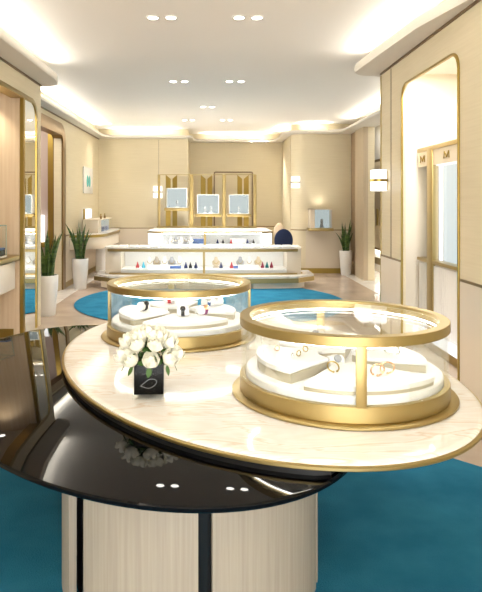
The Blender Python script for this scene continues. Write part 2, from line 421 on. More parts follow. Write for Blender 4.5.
def reach(c, cov, p, ang, off):      # distance from p to the ellipse border in a direction
    det = cov[0]*cov[2]-cov[1]**2; A, B, C = cov[2]/det, -cov[1]/det, cov[0]/det
    ux, uy = math.cos(ang), math.sin(ang); qx, qy = p[0]-c[0], p[1]-c[1]
    a = A*ux*ux+2*B*ux*uy+C*uy*uy; b = A*ux*qx+B*(ux*qy+uy*qx)+C*uy*qy; k = A*qx*qx+2*B*qx*qy+C*qy*qy-1
    return (-b+math.sqrt(b*b-a*k))/a-off
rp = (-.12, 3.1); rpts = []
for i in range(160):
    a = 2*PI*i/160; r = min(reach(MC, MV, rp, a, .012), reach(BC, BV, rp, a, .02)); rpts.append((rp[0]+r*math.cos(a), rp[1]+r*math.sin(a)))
obj('riser', prism(new(), rpts, .7052, .7243), 'blackmatte', T)  # black filler shaped to imitate the dark reflected gap under the marble
mt = obj('marble_top', layered(new(), MC, MV, [(-.03, .7245), (-.012, .7255), (-.012, .743), (-.022, .749), (-.036, .75)]), 'marble', T)
def rimband(bm, c, cov, prof, n=120):
    rings = [[bm.verts.new((x, y, z)) for x, y in ell(c, cov, n=n, off=o)] for o, z in prof]
    for A, B in zip(rings, rings[1:]+rings[:1]):
        for i in range(n): bm.faces.new((A[i], A[(i+1) % n], B[(i+1) % n], B[i]))
    return bm
obj('gold_rim', rimband(new(), MC, MV, [(-.013, .7242), (-.003, .7242), (0, .727), (0, .736), (-.004, .739), (-.013, .7395)]), 'goldlight', mt)
# drum base of curved wood panels with dark gaps
dc = (-.09, 2.62); rx, ry = .53, .52
obj('drum_core', lathe(new(), [(0, .02), (.47, .02), (.47, .70), (0, .70)], 64, dc[0], dc[1]), 'blackmatte', T)
def drum_panel(a0, a1):
    bm = new(); n = 18
    o = arc(dc[0], dc[1], rx, a0, a1, n, ry); i = arc(dc[0], dc[1], rx-.03, a1, a0, n, ry-.03)
    return prism(bm, o+i, .02, .683, bev=.003)
for a0, a1 in ((148, 211.5), (224.5, 274.7), (280, 341), (345.6, 405), (47, 96), (98, 146)):
    obj('wood_panel', drum_panel(a0, a1), 'woodpale', T)

# ------------------------------------------------------------------ round glass showcases
def showcase(label, x, y, mull):
    t = thing('round_showcase', label, 'display case', (x, y, .75), 0, 'round glass showcases on the marble table')
    obj('base_ring', lathe(new(), [(.40, .0), (.458, .0), (.463, .004), (.463, .010), (.457, .014), (.40, .014)], 96, close=True), 'goldlight', t)
    obj('lower_band', band(new(), .405, .430, .014, .075), 'goldlight', t)
    obj('white_platform', lathe(new(), [(0, .03), (.404, .03), (.404, .10), (.398, .106), (0, .106)], 96), 'deck', t)
    obj('glass_wall', band(new(), .418, .425, .075, .285, 96, .0005), 'glass', t)
    obj('top_ring', band(new(), .388, .430, .284, .322), 'goldlight', t)
    obj('glass_lid', disc(new(), .389, .308, .316), 'lidglass', t)
    obj('added_led_ring', band(new(), .392, .400, .276, .2845, 64), 'ledcool', t)  # unseen LED ring added to brighten the white platform
    for a in mull:
        bm = new(); box(bm, .4185, .432, -.019, .019, .07, .29, .002)
        bmesh.ops.rotate(bm, cent=(0, 0, 0), matrix=Matrix.Rotation(math.radians(a), 3, 'Z'), verts=bm.verts[:])
        obj('mullion', bm, 'goldlight', t)
    return t
C1 = (.548, 2.62); C2 = (-.198, 3.74)
showcase('round glass showcase with gold rims, the nearer and larger-looking one at right', *C1, (-92.6, 92))
showcase('round glass showcase with gold rims, the farther one behind the white roses', *C2, (176, 4))
ZD = .8562
def pad(name, label, c, a0, a1, r0, r1, h):
    t = thing(name, label, 'display pad', (c[0], c[1], ZD), 0, 'curved white pads in the showcases')
    pts = arc(0, 0, r1, a0, a1, 20) + arc(0, 0, r0, a1, a0, 8)
    obj('top_cushion', prism(new(), pts, h-.018, h, bev=.006, seg=3), 'leather', t)
    obj('pad_side', prism(new(), [(x*.99, y*.99) for x, y in pts], 0, h-.018), 'goldpad', t)
M['goldpad'] = mat('champagne_edge', (.50, .45, .34), .35, .3)
pad('jewellery_pad', 'white curved pad at left inside the near showcase, with gold rings on it', C1, 152, 226, .10, .36, .055)
pad('jewellery_pad', 'white curved pad at front inside the near showcase', C1, 238, 318, .08, .40, .032)
pad('jewellery_pad', 'white curved pad at right rear inside the near showcase', C1, -18, 52, .10, .34, .045)
pad('jewellery_pad', 'white curved pad at back inside the near showcase, under the watch', C1, 70, 135, .10, .34, .05)
pad('jewellery_pad', 'white curved pad at left inside the far showcase', C2, 150, 228, .08, .36, .045)
pad('jewellery_pad', 'white curved pad at front inside the far showcase', C2, 240, 322, .08, .37, .035)
pad('jewellery_pad', 'white curved pad at right rear inside the far showcase', C2, -15, 55, .10, .34, .045)
pad('jewellery_pad', 'white curved pad at back inside the far showcase', C2, 72, 132, .10, .34, .05)

def bracelet(label, c, dx, dy, z, m, rz=0, r=.022, w=.003, tilt=50):
    t = thing('bracelet', label, 'bracelet', (c[0]+dx, c[1]+dy, ZD+z), rz)
    pts = []
    for i in range(25):
        a = math.radians(-70+320*i/24)
        v = Vector((r*1.2*math.cos(a), 0, r*math.sin(a)))
        v.rotate(Matrix.Rotation(math.radians(tilt-90), 3, 'X')); pts.append(v+Vector((0, 0, r*math.cos(math.radians(90-tilt))*.9+w)))
    obj('band', tube(new(), pts, w), m, t)
    bm = new()
    for p in (pts[0], pts[-1]): bmesh.ops.create_icosphere(bm, subdivisions=1, radius=w*1.7, matrix=Matrix.Translation(p))
    obj('clasp', bm, m, t)
def ringj(label, c, dx, dy, z, m, gem=None, rz=0):
    t = thing('ring', label, 'ring', (c[0]+dx, c[1]+dy, ZD+z), rz)
    obj('band', tube(new(), [(.011*math.cos(2*PI*i/16), 0, .013+.011*math.sin(2*PI*i/16)) for i in range(16)], .0022, 6, True), m, t)
    if gem:
        bm = new(); bmesh.ops.create_icosphere(bm, subdivisions=1, radius=.008, matrix=Matrix.Translation((0, 0, .03))); obj('gem', bm, gem, t)
def watch(label, c, dx, dy, z, strap, face='silver', rz=0, cuff=True):
    t = thing('watch', label, 'watch', (c[0]+dx, c[1]+dy, ZD+z), rz)
    if cuff:
        bm = new(); prof = [(0, -.034), (.022, -.034), (.026, -.03), (.026, .03), (.022, .034), (0, .034)]
        lathe(bm, prof, 24); bmesh.ops.rotate(bm, cent=(0, 0, 0), matrix=Matrix.Rotation(PI/2, 3, 'Y'), verts=bm.verts[:])
        bmesh.ops.translate(bm, vec=(0, 0, .028), verts=bm.verts[:]); obj('cushion', bm, 'leather', t)
    bm = new(); lathe(bm, [(.0265, -.010), (.029, -.010), (.029, .010), (.0265, .010)], 28, close=True)
    bmesh.ops.rotate(bm, cent=(0, 0, 0), matrix=Matrix.Rotation(PI/2, 3, 'Y'), verts=bm.verts[:])
    bmesh.ops.translate(bm, vec=(0, 0, .0285), verts=bm.verts[:]); obj('strap', bm, strap, t)
    bm = new(); lathe(bm, [(0, 0), (.016, 0), (.016, .007), (.013, .009), (0, .009)], 20)
    bmesh.ops.rotate(bm, cent=(0, 0, 0), matrix=Matrix.Rotation(math.radians(50), 3, 'X'), verts=bm.verts[:])
    bmesh.ops.translate(bm, vec=(0, -.022, .045), verts=bm.verts[:]); obj('dial', bm, face, t)
# near case jewellery
bracelet('gold bracelet leaning on the front pad of the near showcase, left of the gold post', C1, -.075, -.20, .033, 'gold', .5)
bracelet('rose gold bangle on the near front pad, right of the gold post', C1, .085, -.25, .033, 'rosegold', -.9, .024)
bracelet('second rose gold bangle lying beside the first, on the near front pad', C1, .13, -.22, .033, 'rosegold', -.8, .024)
ringj('gold ring nearest the tip of the left pad in the near showcase', C1, -.19, -.06, .056, 'gold', rz=.6)
ringj('gold ring at the far left of the left pad in the near showcase', C1, -.27, .03, .056, 'rosegold', rz=.2)
ringj('gold ring at the inner end of the left pad in the near showcase', C1, -.15, .02, .056, 'gold', rz=-.5)
ringj('silver ring between the gold rings on the left pad of the near showcase', C1, -.22, -.10, .056, 'silver', rz=1.0)
ringj('ring with a green stone on the right rear pad of the near showcase', C1, .16, .10, .046, 'silver', 'teal', .3)
bracelet('thin silver bracelet on the right rear pad of the near showcase', C1, .22, .03, .046, 'silver', .3, .03, .003, 35)
watch('silver watch with white strap at the centre of the near showcase', C1, -.035, -.035, .0, 'leather', 'grey', .3)
watch('dark strapped watch on the back pad of the near showcase', C1, -.07, .22, .051, 'dnavy', 'dnavy', -.3)
# far case jewellery
watch('watch with black strap on the left pad of the far showcase', C2, -.21, -.04, .046, 'ink', 'ink', .9)
watch('watch with red strap at the back left of the far showcase', C2, -.07, .20, .051, 'red', 'red', -.1)
watch('upright watch with black strap on the front pad of the far showcase', C2, .03, -.17, .036, 'ink', 'ink', .05)
watch('watch with purple strap on the front pad of the far showcase, at right', C2, .15, -.12, .036, 'purple', 'rosegold', .7)
watch('silver watch on the right rear pad of the far showcase', C2, .17, .09, .046, 'steelblue', 'silver', .4)
watch('white strapped watch behind the silver one in the far showcase', C2, .23, .14, .046, 'leather', 'silver', .5)
ringj('gold ring at the hub of the far showcase', C2, .0, .02, .0, 'gold', 'gold')

# ------------------------------------------------------------------ vase and roses
VX, VY, VZ = -.260, 2.575, .75
v = thing('cube_vase', 'square clear glass vase with black inner cube and a line drawing', 'vase', (VX, VY, VZ), math.radians(3))
def open_box(bm, h, z0, z1, th, r):
    sq = lambda k: [(sx*k+0, sy*k) for sx, sy in ((-1, -1), (1, -1), (1, 1), (-1, 1))]
    box(bm, -h, h, -h, h, z0, z1, r); return bm
obj('glass_block', box(new(), -.068, .068, -.068, .068, 0, .152, .004), 'thick', v)
obj('black_liner', box(new(), -.060, .060, -.060, .060, .018, .148, .003), 'vaseblack', v)
pts = []
for i in range(40):                 # leaf-shaped line drawing on the front
    a = 2*PI*i/39; x = .032*math.cos(a); z = .018*math.sin(a)*(1-.75*max(0, -math.cos(a)))
    pts.append((x, -.0612, .062+z+.25*x))
obj('line_drawing', tube(new(), pts, .0009, 5), 'grey', v)

def petal(bm, a0, w, R, h, top, z0=0, flare=0.0):
    nu, nv = 6, 6; g = []
    for j in range(nv+1):
        vv = j/nv; row = []
        for i in range(nu+1):
            u = -1+2*i/nu
            wid = w*(.45+.55*math.sin(PI*min(1, vv*.9+.18)))
            r = R*(.30+.78*math.sin(PI*(.08+.60*vv)))*(1 - top*max(0, vv-.55)*1.4) + flare*max(0, vv-.7)**2*R*6*(1-.3*u*u)
            z = z0 + h*(vv - .16*u*u*vv)
            a = a0+u*wid
            row.append(bm.verts.new((r*math.cos(a), r*math.sin(a), z)))
        g.append(row)
    for j in range(nv):
        for i in range(nu): bm.faces.new((g[j][i], g[j][i+1], g[j+1][i+1], g[j+1][i]))
def bloom_bm(seed, opening=.2):
    rnd = random.Random(seed); bm = new()
    for k, (R, h, n, w, top, fl) in enumerate(((.010, .045, 3, 1.3, .5, 0), (.017, .049, 3, 1.2, .45, 0), (.0235, .051, 4, .98, .28, .02+opening*.2), (.0285, .048, 5, .82, .12, .05+opening*.4))):
        off = rnd.uniform(0, 6)
        for i in range(n): petal(bm, off+2*PI*i/n+rnd.uniform(-.12, .12), w, R*rnd.uniform(.97, 1.04), h*rnd.uniform(.94, 1.04), top, 0, fl)
    lathe(bm, [(0, .001), (.010, .004), (.017, .014), (.012, .034), (0, .036)], 12)
    return bm
def rose_leaves():
    bm = new()
    for a in (0.3, 2.4, 4.5):
        d = Vector((math.cos(a), math.sin(a), 0)); s = Vector((-d.y, d.x, 0)); prev = None
        for i in range(6):
            t = i/5; w = .010*math.sin(PI*(.1+.88*t)); c = d*(.012+.034*t)+Vector((0, 0, -.004-.012*t))
            row = [bm.verts.new(c-s*w), bm.verts.new(c+Vector((0, 0, -.002))), bm.verts.new(c+s*w)]
            if prev:
                for q in (0, 1): bm.faces.new((prev[q], prev[q+1], row[q+1], row[q]))
            prev = row
    return bm
roses = []
for s in range(3):
    r = bpy.data.objects.new('white_rose', None); COL.objects.link(r); r.empty_display_size = .02
    obj('bloom', bloom_bm(s, .1+.35*s), 'rose', r, 60)
    obj('stem', tube(new(), [(0, 0, .003), (.0, .0, -.02), (0, 0, -.035)], .003, 6), 'roseleaf', r)
    obj('leaf', rose_leaves(), 'roseleaf', r, 60)
    roses.append(r)
DIRS8 = ['right', 'back right', 'back', 'back left', 'left', 'front left', 'front', 'front right']
spots = []
for k in range(8):
    spots.append((45*k+8, 4, .098, f'white rose in the lowest ring of the bouquet, facing {DIRS8[k]}'))
for k in range(7):
    a = 360/7*k - 90 + 22
    spots.append((a, 36, .098, None))
for k in range(4): spots.append((90*k+40, 64, .088, None))
spots.append((0, 90, .088, 'topmost white rose of the bouquet'))
R2N = ['front, right of centre', 'right', 'back right', 'back', 'back left', 'left', 'front, left of centre']
R3N = ['back right', 'back left', 'front left', 'front right']
cnt = 0
for i, (az, el, R, lab) in enumerate(spots):
    if lab is None:
        lab = (f'white rose in the middle ring of the bouquet, {R2N[i-8]}' if i < 15 else f'white rose in the upper ring just under the topmost, {R3N[i-15]}')
    az, el = math.radians(az), math.radians(el)
    n = Vector((math.cos(az)*math.cos(el), math.sin(az)*math.cos(el), math.sin(el)))
    p = Vector((VX, VY, VZ+.150)) + Vector((n.x*R*1.08, n.y*R*1.0, n.z*R*1.12+.004))
    up = (n*.75+Vector((0, 0, .65))).normalized()
    base = roses[i % 3]
    t = base if i < 3 else copy_tree(base)
    t.location = p - up*.018; t.rotation_euler = up.to_track_quat('Z', 'Y').to_euler(); t.scale = (1.16, 1.16, 1.12)
    tag(t, lab, 'rose', 'white roses in the black vase')

# ------------------------------------------------------------------ snake plants
def plant(label, x, y, r, ph, lh, n, seed):
    t = thing('snake_plant', label, 'plant', (x, y, 0))
    rnd = random.Random(seed)
    obj('pot', lathe(new(), [(0, 0), (r*.72, 0), (r*.76, .01), (r*.98, ph*.75), (r, ph-.01), (r-.005, ph), (r-.018, ph), (r-.02, ph-.03), (0, ph-.03)], 40), 'pot', t)
    obj('soil', disc(new(), r-.021, ph-.05, ph-.028, 24), 'soil', t)
    bm = new()
    for i in range(n):
        a = rnd.uniform(0, 2*PI); rr = r*.55*math.sqrt(rnd.random()); L = lh*rnd.uniform(.55, 1.0); lean = rnd.uniform(.05, .42)*(1 if rnd.random() > .3 else 1.3)
        w = rnd.uniform(.020, .032); tw = rnd.uniform(-1, 1); ph0 = rnd.uniform(0, PI); prev = None
        for j in range(9):
            s = j/8; c = Vector((math.cos(a)*(rr+lean*L*s*s*.9), math.sin(a)*(rr+lean*L*s*s*.9), ph-.03+L*s))
            ww = w*(.75+.5*math.sin(PI*min(1, s*1.1)))*(1-s**5*.97)
            q = ph0+tw*s; d = Vector((math.cos(q), math.sin(q), 0)); nn = Vector((-d.y, d.x, 0))*ww*.28
            row = [bm.verts.new(c-d*ww), bm.verts.new(c+nn*1.2), bm.verts.new(c+d*ww), bm.verts.new(c+nn*.6)]
            if prev:
                for k in range(4): bm.faces.new((prev[k], prev[(k+1) % 4], row[(k+1) % 4], row[k]))
            prev = row
    obj('leaves', bm, 'leaf', t)
plant('snake plant in tall white pot beside the left gold arch, the nearest and most hidden', -2.27, 8.5, .16, .55, .66, 20, 1)
plant('snake plant in white pot against the left wall between doorway and corner counter', -2.36, 11.1, .145, .54, .74, 18, 5)
plant('snake plant in white pot by the right rear wall below the wall vitrine', 2.84, 13.15, .135, .52, .72, 14, 9)

# ------------------------------------------------------------------ back counters
def bow(xc, y0, k): return lambda x: y0+k*(x-xc)**2
def slab(bm, x0, x1, fy, yb, z0, z1, inset=0, n=24, chamf=.12):
    xs = [x0+(x1-x0)*i/n for i in range(n+1)]
    pts = [(x, fy(x)+inset) for x in xs]
    pts[0] = (x0, fy(x0)+inset+chamf); pts.insert(1, (x0+chamf, fy(x0)+inset))
    pts[-1] = (x1-chamf, fy(x1)+inset); pts.append((x1, fy(x1)+inset+chamf))
    pts = [p for i, p in enumerate(pts) if not (i > 1 and i < len(pts)-2 and (p[0] < x0+chamf+.02 or p[0] > x1-chamf-.02))]
    pts += [(x1, yb), (x0, yb)]
    return prism(bm, pts, z0, z1)
def ribbon(bm, x0, x1, fy, off0, off1, z0, z1, n=24):
    xs = [x0+(x1-x0)*i/n for i in range(n+1)]
    return prism(bm, [(x, fy(x)+off0) for x in xs]+[(x, fy(x)+off1) for x in xs[::-1]], z0, z1)

f1 = bow(-.1, 11.15, .045)
c = thing('glass_counter', 'long low curved white glass-front counter with gold edges, front tier', 'counter')
pl = obj('plinth_slab', slab(new(), -2.15, 1.86, f1, 12.0, .15, .235, -.30, chamf=.3), 'whitemarble', c)
obj('plinth_edge', slab(new(), -2.157, 1.867, f1, 12.003, .12, .20, -.307, chamf=.3), 'goldlight', pl)
for a, b in ((-2.0, -.80), (-.64, .46), (.61, 1.66)):
    obj('base_panel', slab(new(), a, b, f1, 11.9, .0205, .13, -.26), 'plain', c)
for bx in (-.72, .535): obj('base_post', box(new(), bx-.05, bx+.05, f1(bx)-.27, f1(bx)-.1, .0205, .13), 'gold', c)
obj('back_panel', ribbon(new(), -1.88, 1.58, bow(-.1, 11.85, 0), 0, .03, .235, .70), 'white', c)
obj('side_panel', box(new(), -1.95, -1.66, f1(-1.9)+.03, 11.85, .235, .70, .01), 'plain', c)
obj('side_panel', box(new(), 1.36, 1.62, f1(1.5)+.03, 11.85, .235, .70, .01), 'plain', c)
obj('deck', ribbon(new(), -1.66, 1.36, f1, .04, .68, .235, .325), 'deck', c)
obj('lower_rail', slab(new(), -1.97, 1.66, f1, 11.9, .225, .262, -.01), 'goldlight', c)
obj('counter_top', slab(new(), -1.98, 1.64, f1, 11.9, .70, .725, -.005), 'white', c)
obj('top_rail', ribbon(new(), -1.9, 1.56, f1, -.02, .03, .65, .70), 'goldlight', c)
obj('glass_front', ribbon(new(), -1.66, 1.36, f1, .012, .02, .26, .66), 'glass', c)
obj('mullion', box(new(), -.165, -.125, 11.13, 11.17, .25, .66), 'goldlight', c)
obj('led_strip', ribbon(new(), -1.6, 1.3, f1, .05, .07, .66, .672), 'ledcool', c)
for i in range(17):  # white blocks stand in for bright light panes along the counter top
    x = -1.62+i*.187
    bm = box(new(), -.075, .075, -.07, .07, .0, .036, .004)
    o = obj('bright_block', bm, 'deck'); o.location = (x, f1(x)+.14, .726)
    w = ['first', 'second', 'third', 'fourth', 'fifth', 'sixth', 'seventh', 'eighth', 'ninth', 'tenth', 'eleventh', 'twelfth', 'thirteenth', 'fourteenth', 'fifteenth', 'sixteenth', 'seventeenth'][i]
    tag(o, f'small white block imitating a bright pane on top of the front counter, {w} from the left end', 'tray', 'white blocks imitating bright panes along the front counter top')

f2 = bow(-.05, 12.35, .05)
c = thing('glass_counter', 'taller curved glass-front counter with gold top behind the front tier', 'counter')
obj('cabinet_body', slab(new(), -1.28, 1.2, f2, 14.0, 0, .60, .05), 'plain', c)
obj('deck', slab(new(), -1.24, 1.16, f2, 13.9, .60, .70, .02), 'deck', c)
obj('back_panel', box(new(), -1.2, 1.12, 12.95, 12.98, .70, .94), 'white', c)
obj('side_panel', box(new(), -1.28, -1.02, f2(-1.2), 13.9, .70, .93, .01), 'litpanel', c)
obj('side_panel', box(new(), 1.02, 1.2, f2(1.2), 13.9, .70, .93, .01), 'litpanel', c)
obj('counter_top', slab(new(), -1.3, 1.22, f2, 14.2, .935, .965, 0), 'whitemarble', c)
obj('top_rail', slab(new(), -1.31, 1.23, f2, 14.22, .925, .955, -.012), 'goldlight', c)
obj('glass_front', ribbon(new(), -1.02, 1.02, f2, .012, .02, .70, .925), 'glass', c)
obj('mullion', box(new(), -.165, -.12, 12.335, 12.38, .69, .93), 'goldlight', c)
obj('led_strip', ribbon(new(), -1.0, 1.0, f2, .05, .07, .915, .926), 'ledcool', c)

# display stands
def cone_stand(name, label, x, y, z, h, m, group):
    t = thing(name, label, 'display stand', (x, y, z), 0, group)
    obj('foot', lathe(new(), [(0, 0), (h*.33, 0), (h*.33, h*.1), (h*.14, h*.16), (0, h*.16)], 14), 'deck', t)
    obj('body', lathe(new(), [(0, h*.16), (h*.24, h*.16), (h*.26, h*.3), (h*.12, h*.7), (h*.05, h), (0, h)], 14), m, t)
def bust(name, label, x, y, z, h, m, group):
    t = thing(name, label, 'display stand', (x, y, z), 0, group)
    obj('foot', box(new(), -h*.3, h*.3, -h*.16, h*.16, 0, h*.08, .003), m, t)
    prof = [(-.12, .08), (-.34, .3), (-.38, .55), (-.16, .72), (-.12, 1), (.12, 1), (.16, .72), (.38, .55), (.34, .3), (.12, .08)]
    obj('neck', prism(new(), [(u*h, w*h) for u, w in prof], -h*.08, h*.08, lambda a, b, w: (a, w, b), bev=.006), m, t)
    obj('necklace', tube(new(), [(.22*h*math.cos(a), -.085*h, h*.62+.26*h*math.sin(a)) for a in [math.radians(180+18*i) for i in range(11)]], .005, 5), 'gold', t)
def lowtray(name, label, x, y, z, w, m, group, h=.03):
    t = thing(name, label, 'tray', (x, y, z), 0, group)
    obj('tray_base', box(new(), -w, w, -.07, .07, 0, h, .004), m, t)
    obj('insert', box(new(), -w+.012, w-.012, -.058, .058, h, h+.008, .002), 'leather', t)
G1, G2 = 'stands in the front counter', 'stands in the rear counter'
def X1(px, y): return (px-PX)/F*y
for px, m, w in ((137.5, 'red', 'red cone at the left end'), (143.5, 'lblue', 'light blue cone just right of the red one'),
                 (186, 'dnavy', 'navy cone, left of the three left of the gold post'), (190.5, 'ink', 'black cone, middle of the three left of the gold post'), (196, 'dnavy', 'navy cone nearest left of the gold post'),
                 (221, 'dnavy', 'navy cone first right of the gold post'), (231.5, 'red', 'red cone second right of the gold post'),
                 (262.5, 'maroon', 'maroon cone near the right end'), (267, 'teal', 'dark teal cone between the two maroon ones'), (271.5, 'maroon', 'maroon cone at the right end')):
    x = X1(px, 11.35); cone_stand('ring_stand', f'{w}, in the front counter', x, f1(x)+.14, .326, .13, m, G1)
for px, m, w in ((150, 'leather', 'white bust left of the beige ones'), (157, 'woodpale', 'beige bust'), (165, 'leather', 'white bust right of the beige one'), (172, 'grey', 'grey bust behind the navy stands'),
                 (180, 'leather', 'white bust left of the gold post'), (216, 'woodtaupe', 'brown bust first right of the gold post'), (240, 'grey', 'grey bust near the middle of the right half'),
                 (249, 'leather', 'tall white bust above the long tray'), (258, 'woodtaupe', 'brown bust right of the tall white one')):
    x = X1(px, 11.7); bust('necklace_bust', f'{w} in the front counter', x, f1(x)+.45, .326, .20, m, G1)
for px, wd, m, w in ((160, .22, 'leather', 'long white tray in the left half'), (176, .10, 'steelblue', 'blue tray behind the navy cones'), (248, .20, 'leather', 'long white tray in the right half'), (234, .07, 'steelblue', 'blue tray behind the red cone')):
    x = X1(px, 11.6); lowtray('display_tray', f'{w} of the front counter' if 'half' in w else f'{w} in the front counter', x, f1(x)+.3, .326, wd, m, G1, .05)
for px, m, w in ((155.5, 'leather', 'first white ring stand from the left'), (160, 'leather', 'second white ring stand from the left'), (165, 'leather', 'third white ring stand from the left'),
                 (217.5, 'dnavy', 'navy ring stand first right of the gold post'), (223, 'ink', 'black ring stand second right of the gold post'), (231, 'red', 'red ring stand beside the black one'),
                 (247.5, 'dnavy', 'navy ring stand, left one of the right end pair'), (253.5, 'ink', 'black ring stand, right one of the right end pair')):
    x = X1(px, 12.5); cone_stand('ring_stand', f'{w} in the rear counter', x, f2(x)+.12, .701, .10, m, G2)
for k, px in enumerate((171, 176, 181, 186, 191)):
    x = X1(px, 12.6); bust('necklace_bust', f'small grey-white bust in the rear counter, {["first", "second", "third", "fourth", "fifth"][k]} of the left cluster', x, f2(x)+.25, .701, .14, 'grey' if k % 2 else 'leather', G2)
for px, wd, m, w in ((198, .16, 'steelblue', 'long blue tray left of the gold post'), (238, .16, 'leather', 'long white tray right of the gold post')):
    x = X1(px, 12.7); lowtray('display_tray', f'{w} in the rear counter', x, f2(x)+.38, .701, wd, m, G2, .10)

# ------------------------------------------------------------------ gold screen with lit cubes on the rear counter
SY = 14.06; SB = .966
sc = thing('gold_screen', 'tall gold slatted display screen standing on the rear counter', 'screen', (0, SY, SB))
zt = 1.20
def sx(px): return (px-PX)/F*SY
for px, w in ((159, .045), (191.5, .07), (224, .06), (255, .055)):
    obj('post', box(new(), sx(px)-w/2*1.3, sx(px)+w/2*1.3, -.02, .02, 0, zt, .004), 'goldlight', sc)
for px, b in ((171.5, 0), (206.5, 0), (243, 0)):
    for s in (-1, 1):
        bm = new(); x = sx(px)
        prism(bm, [(x+s*.02, .02), (x+s*.13, -.03), (x+s*.13, -.02), (x+s*.02, .03)], 0, zt)
        for vtx in bm.verts:
            if vtx.co.z > 1 and abs(vtx.co.x-x) < .05: vtx.co.z -= .09
        obj('fin', bm, 'gold', sc)
obj('top_bar', box(new(), sx(158), sx(256), -.008, .008, zt-.005, zt+.01), 'goldlight', sc)
obj('bottom_bar', box(new(), sx(157), sx(257), -.05, .03, 0, .04, .004), 'goldlight', sc)
struct('trim_21', prism(new(), arch_frame(sx(215)*15.4/SY, sx(252)*15.4/SY, 2.28, .01, .03), 15.48, 15.5, lambda u, v, w: (u, w, v)), 'bronzeline', smooth=0)
def lit_cube(label, px0, px1, py0, py1, item):
    d = SY-.17; x0, x1 = (px0-PX)/F*(d-.13), (px1-PX)/F*(d-.13); z1 = CAMZ-(py0-PY)/F*(d-.13); z0 = CAMZ-(py1-PY)/F*(d-.13)
    cx = (x0+x1)/2; w = (x1-x0)/2; h = z1-z0
    t = thing('lit_cube', label, 'display case', (cx, d, z0), 0, 'lit cubes on the gold screen')
    obj('shelf', box(new(), -w-.05, w+.05, -.16, .10, -.06, 0, .006), 'goldlight', t)
    obj('back_light', box(new(), -w+.01, w-.01, .06, .07, .01, h-.01), 'litblue', t)
    obj('cube_frame', prism(new(), [(-w, 0), (w, 0), (w, h), (-w, h)], -.12, -.115, lambda a, b, c_: (a, c_, b)), 'glass', t)
    bm = new()
    box(bm, -w, -w+.012, -.12, .08, 0, h); box(bm, w-.012, w, -.12, .08, 0, h); box(bm, -w, w, -.12, .08, h-.012, h); box(bm, -w, w, -.12, .08, 0, .012)
    obj('side_walls', bm, 'white', t)
    n = item
    for k in range(n):
        xx = (k-(n-1)/2)*.13
        s = thing('jewellery_stand', f'small dark jewellery stand inside the {label.split(",")[0]}' + (f', {["left", "right"][k]} one' if n > 1 else ''), 'display stand', (cx+xx, d-.03, z0+.0125))
        obj('foot', lathe(new(), [(0, 0), (.045, 0), (.045, .015), (0, .02)], 14), 'white', s)
        obj('body', lathe(new(), [(0, .02), (.012, .02), (.010, .08), (.028, .10), (.02, .15), (0, .17)], 14), 'grey', s)
lit_cube('left lit glass cube, the highest of three on the gold screen', 166.5, 187, 188, 208, 1)
lit_cube('middle lit glass cube, at the centre of the gold screen', 197, 219, 194.5, 214, 2)
lit_cube('right lit glass cube, at the right end of the gold screen', 229, 249, 194.5, 214, 1)

# ------------------------------------------------------------------ chairs behind the counter
t = thing('navy_chair', 'navy velvet chair with round back behind the right end of the counters', 'chair', (1.47, 12.9, 0))
bm = new(); lathe(bm, [(0, -.03), (.15, -.03), (.19, -.015), (.19, .015), (.15, .03), (0, .03)], 32)
bmesh.ops.rotate(bm, cent=(0, 0, 0), matrix=Matrix.Rotation(PI/2, 3, 'X'), verts=bm.verts[:]); bmesh.ops.scale(bm, vec=(1, 1, 1.25), verts=bm.verts[:])
bmesh.ops.translate(bm, vec=(0, -.17, .76), verts=bm.verts[:]); obj('backrest', bm, 'navy', t)
obj('seat', box(new(), -.2, .2, -.17, .2, .40, .49, .03, 4), 'navy', t)
for a in (-1, 1):
    for b in (-1, 1): obj('leg', tube(new(), [(a*.15, b*.14, .40), (a*.18, b*.17, 0)], .013), 'gold', t)
t = thing('beige_chair', 'beige chair with pointed back, standing behind the navy chair', 'chair', (1.44, 13.45, 0))
obj('backrest', prism(new(), [(-.04, .62), (.04, .62), (.12, .93), (.11, 1.0), (.03, 1.10), (-.03, 1.10), (-.11, 1.0), (-.12, .93)], -.19, -.14, lambda a, b, w: (a, w, b), bev=.012), 'woodwarm', t)
obj('seat', box(new(), -.19, .19, -.17, .19, .40, .48, .03, 4), 'woodwarm', t)
obj('back_post', box(new(), -.03, .03, -.19, -.15, .44, .66), 'golddark', t)
for a in (-1, 1):
    for b in (-1, 1): obj('leg', tube(new(), [(a*.15, b*.14, .40), (a*.17, b*.16, 0)], .012), 'golddark', t)

# ------------------------------------------------------------------ wall vitrine right rear
def wall_box(label, x0, x1, yw, z0, z1, dep):
    t = thing('wall_vitrine', label, 'display case', ((x0+x1)/2, yw, z0)); w = (x1-x0)/2; h = z1-z0
    obj('shelf', box(new(), -w-.03, w+.03, -dep-.02, 0, -.06, 0, .006), 'goldlight', t)
    bm = new(); box(bm, -w, -w+.10, -dep, 0, 0, h); box(bm, w-.012, w, -dep, 0, 0, h); box(bm, -w, w, -dep, 0, h-.014, h); obj('case_frame', bm, 'plain', t)
    obj('back_light', box(new(), -w+.10, w-.012, -.02, -.01, 0, h-.014), 'litblue', t)
    obj('glass_front', box(new(), -w+.10, w-.012, -dep, -dep+.005, 0, h-.014), 'glass', t)
    s = thing('jewellery_stand', 'small dark stand inside the wall vitrine at right rear', 'display stand', ((x0+x1)/2+.04, yw-.12, z0))
    obj('foot', lathe(new(), [(0, 0), (.05, 0), (.05, .02), (0, .025)], 14), 'white', s)
    obj('body', lathe(new(), [(0, .02), (.04, .02), (.03, .09), (.02, .10), (.035, .14), (.02, .19), (0, .2)], 14), 'grey', s)
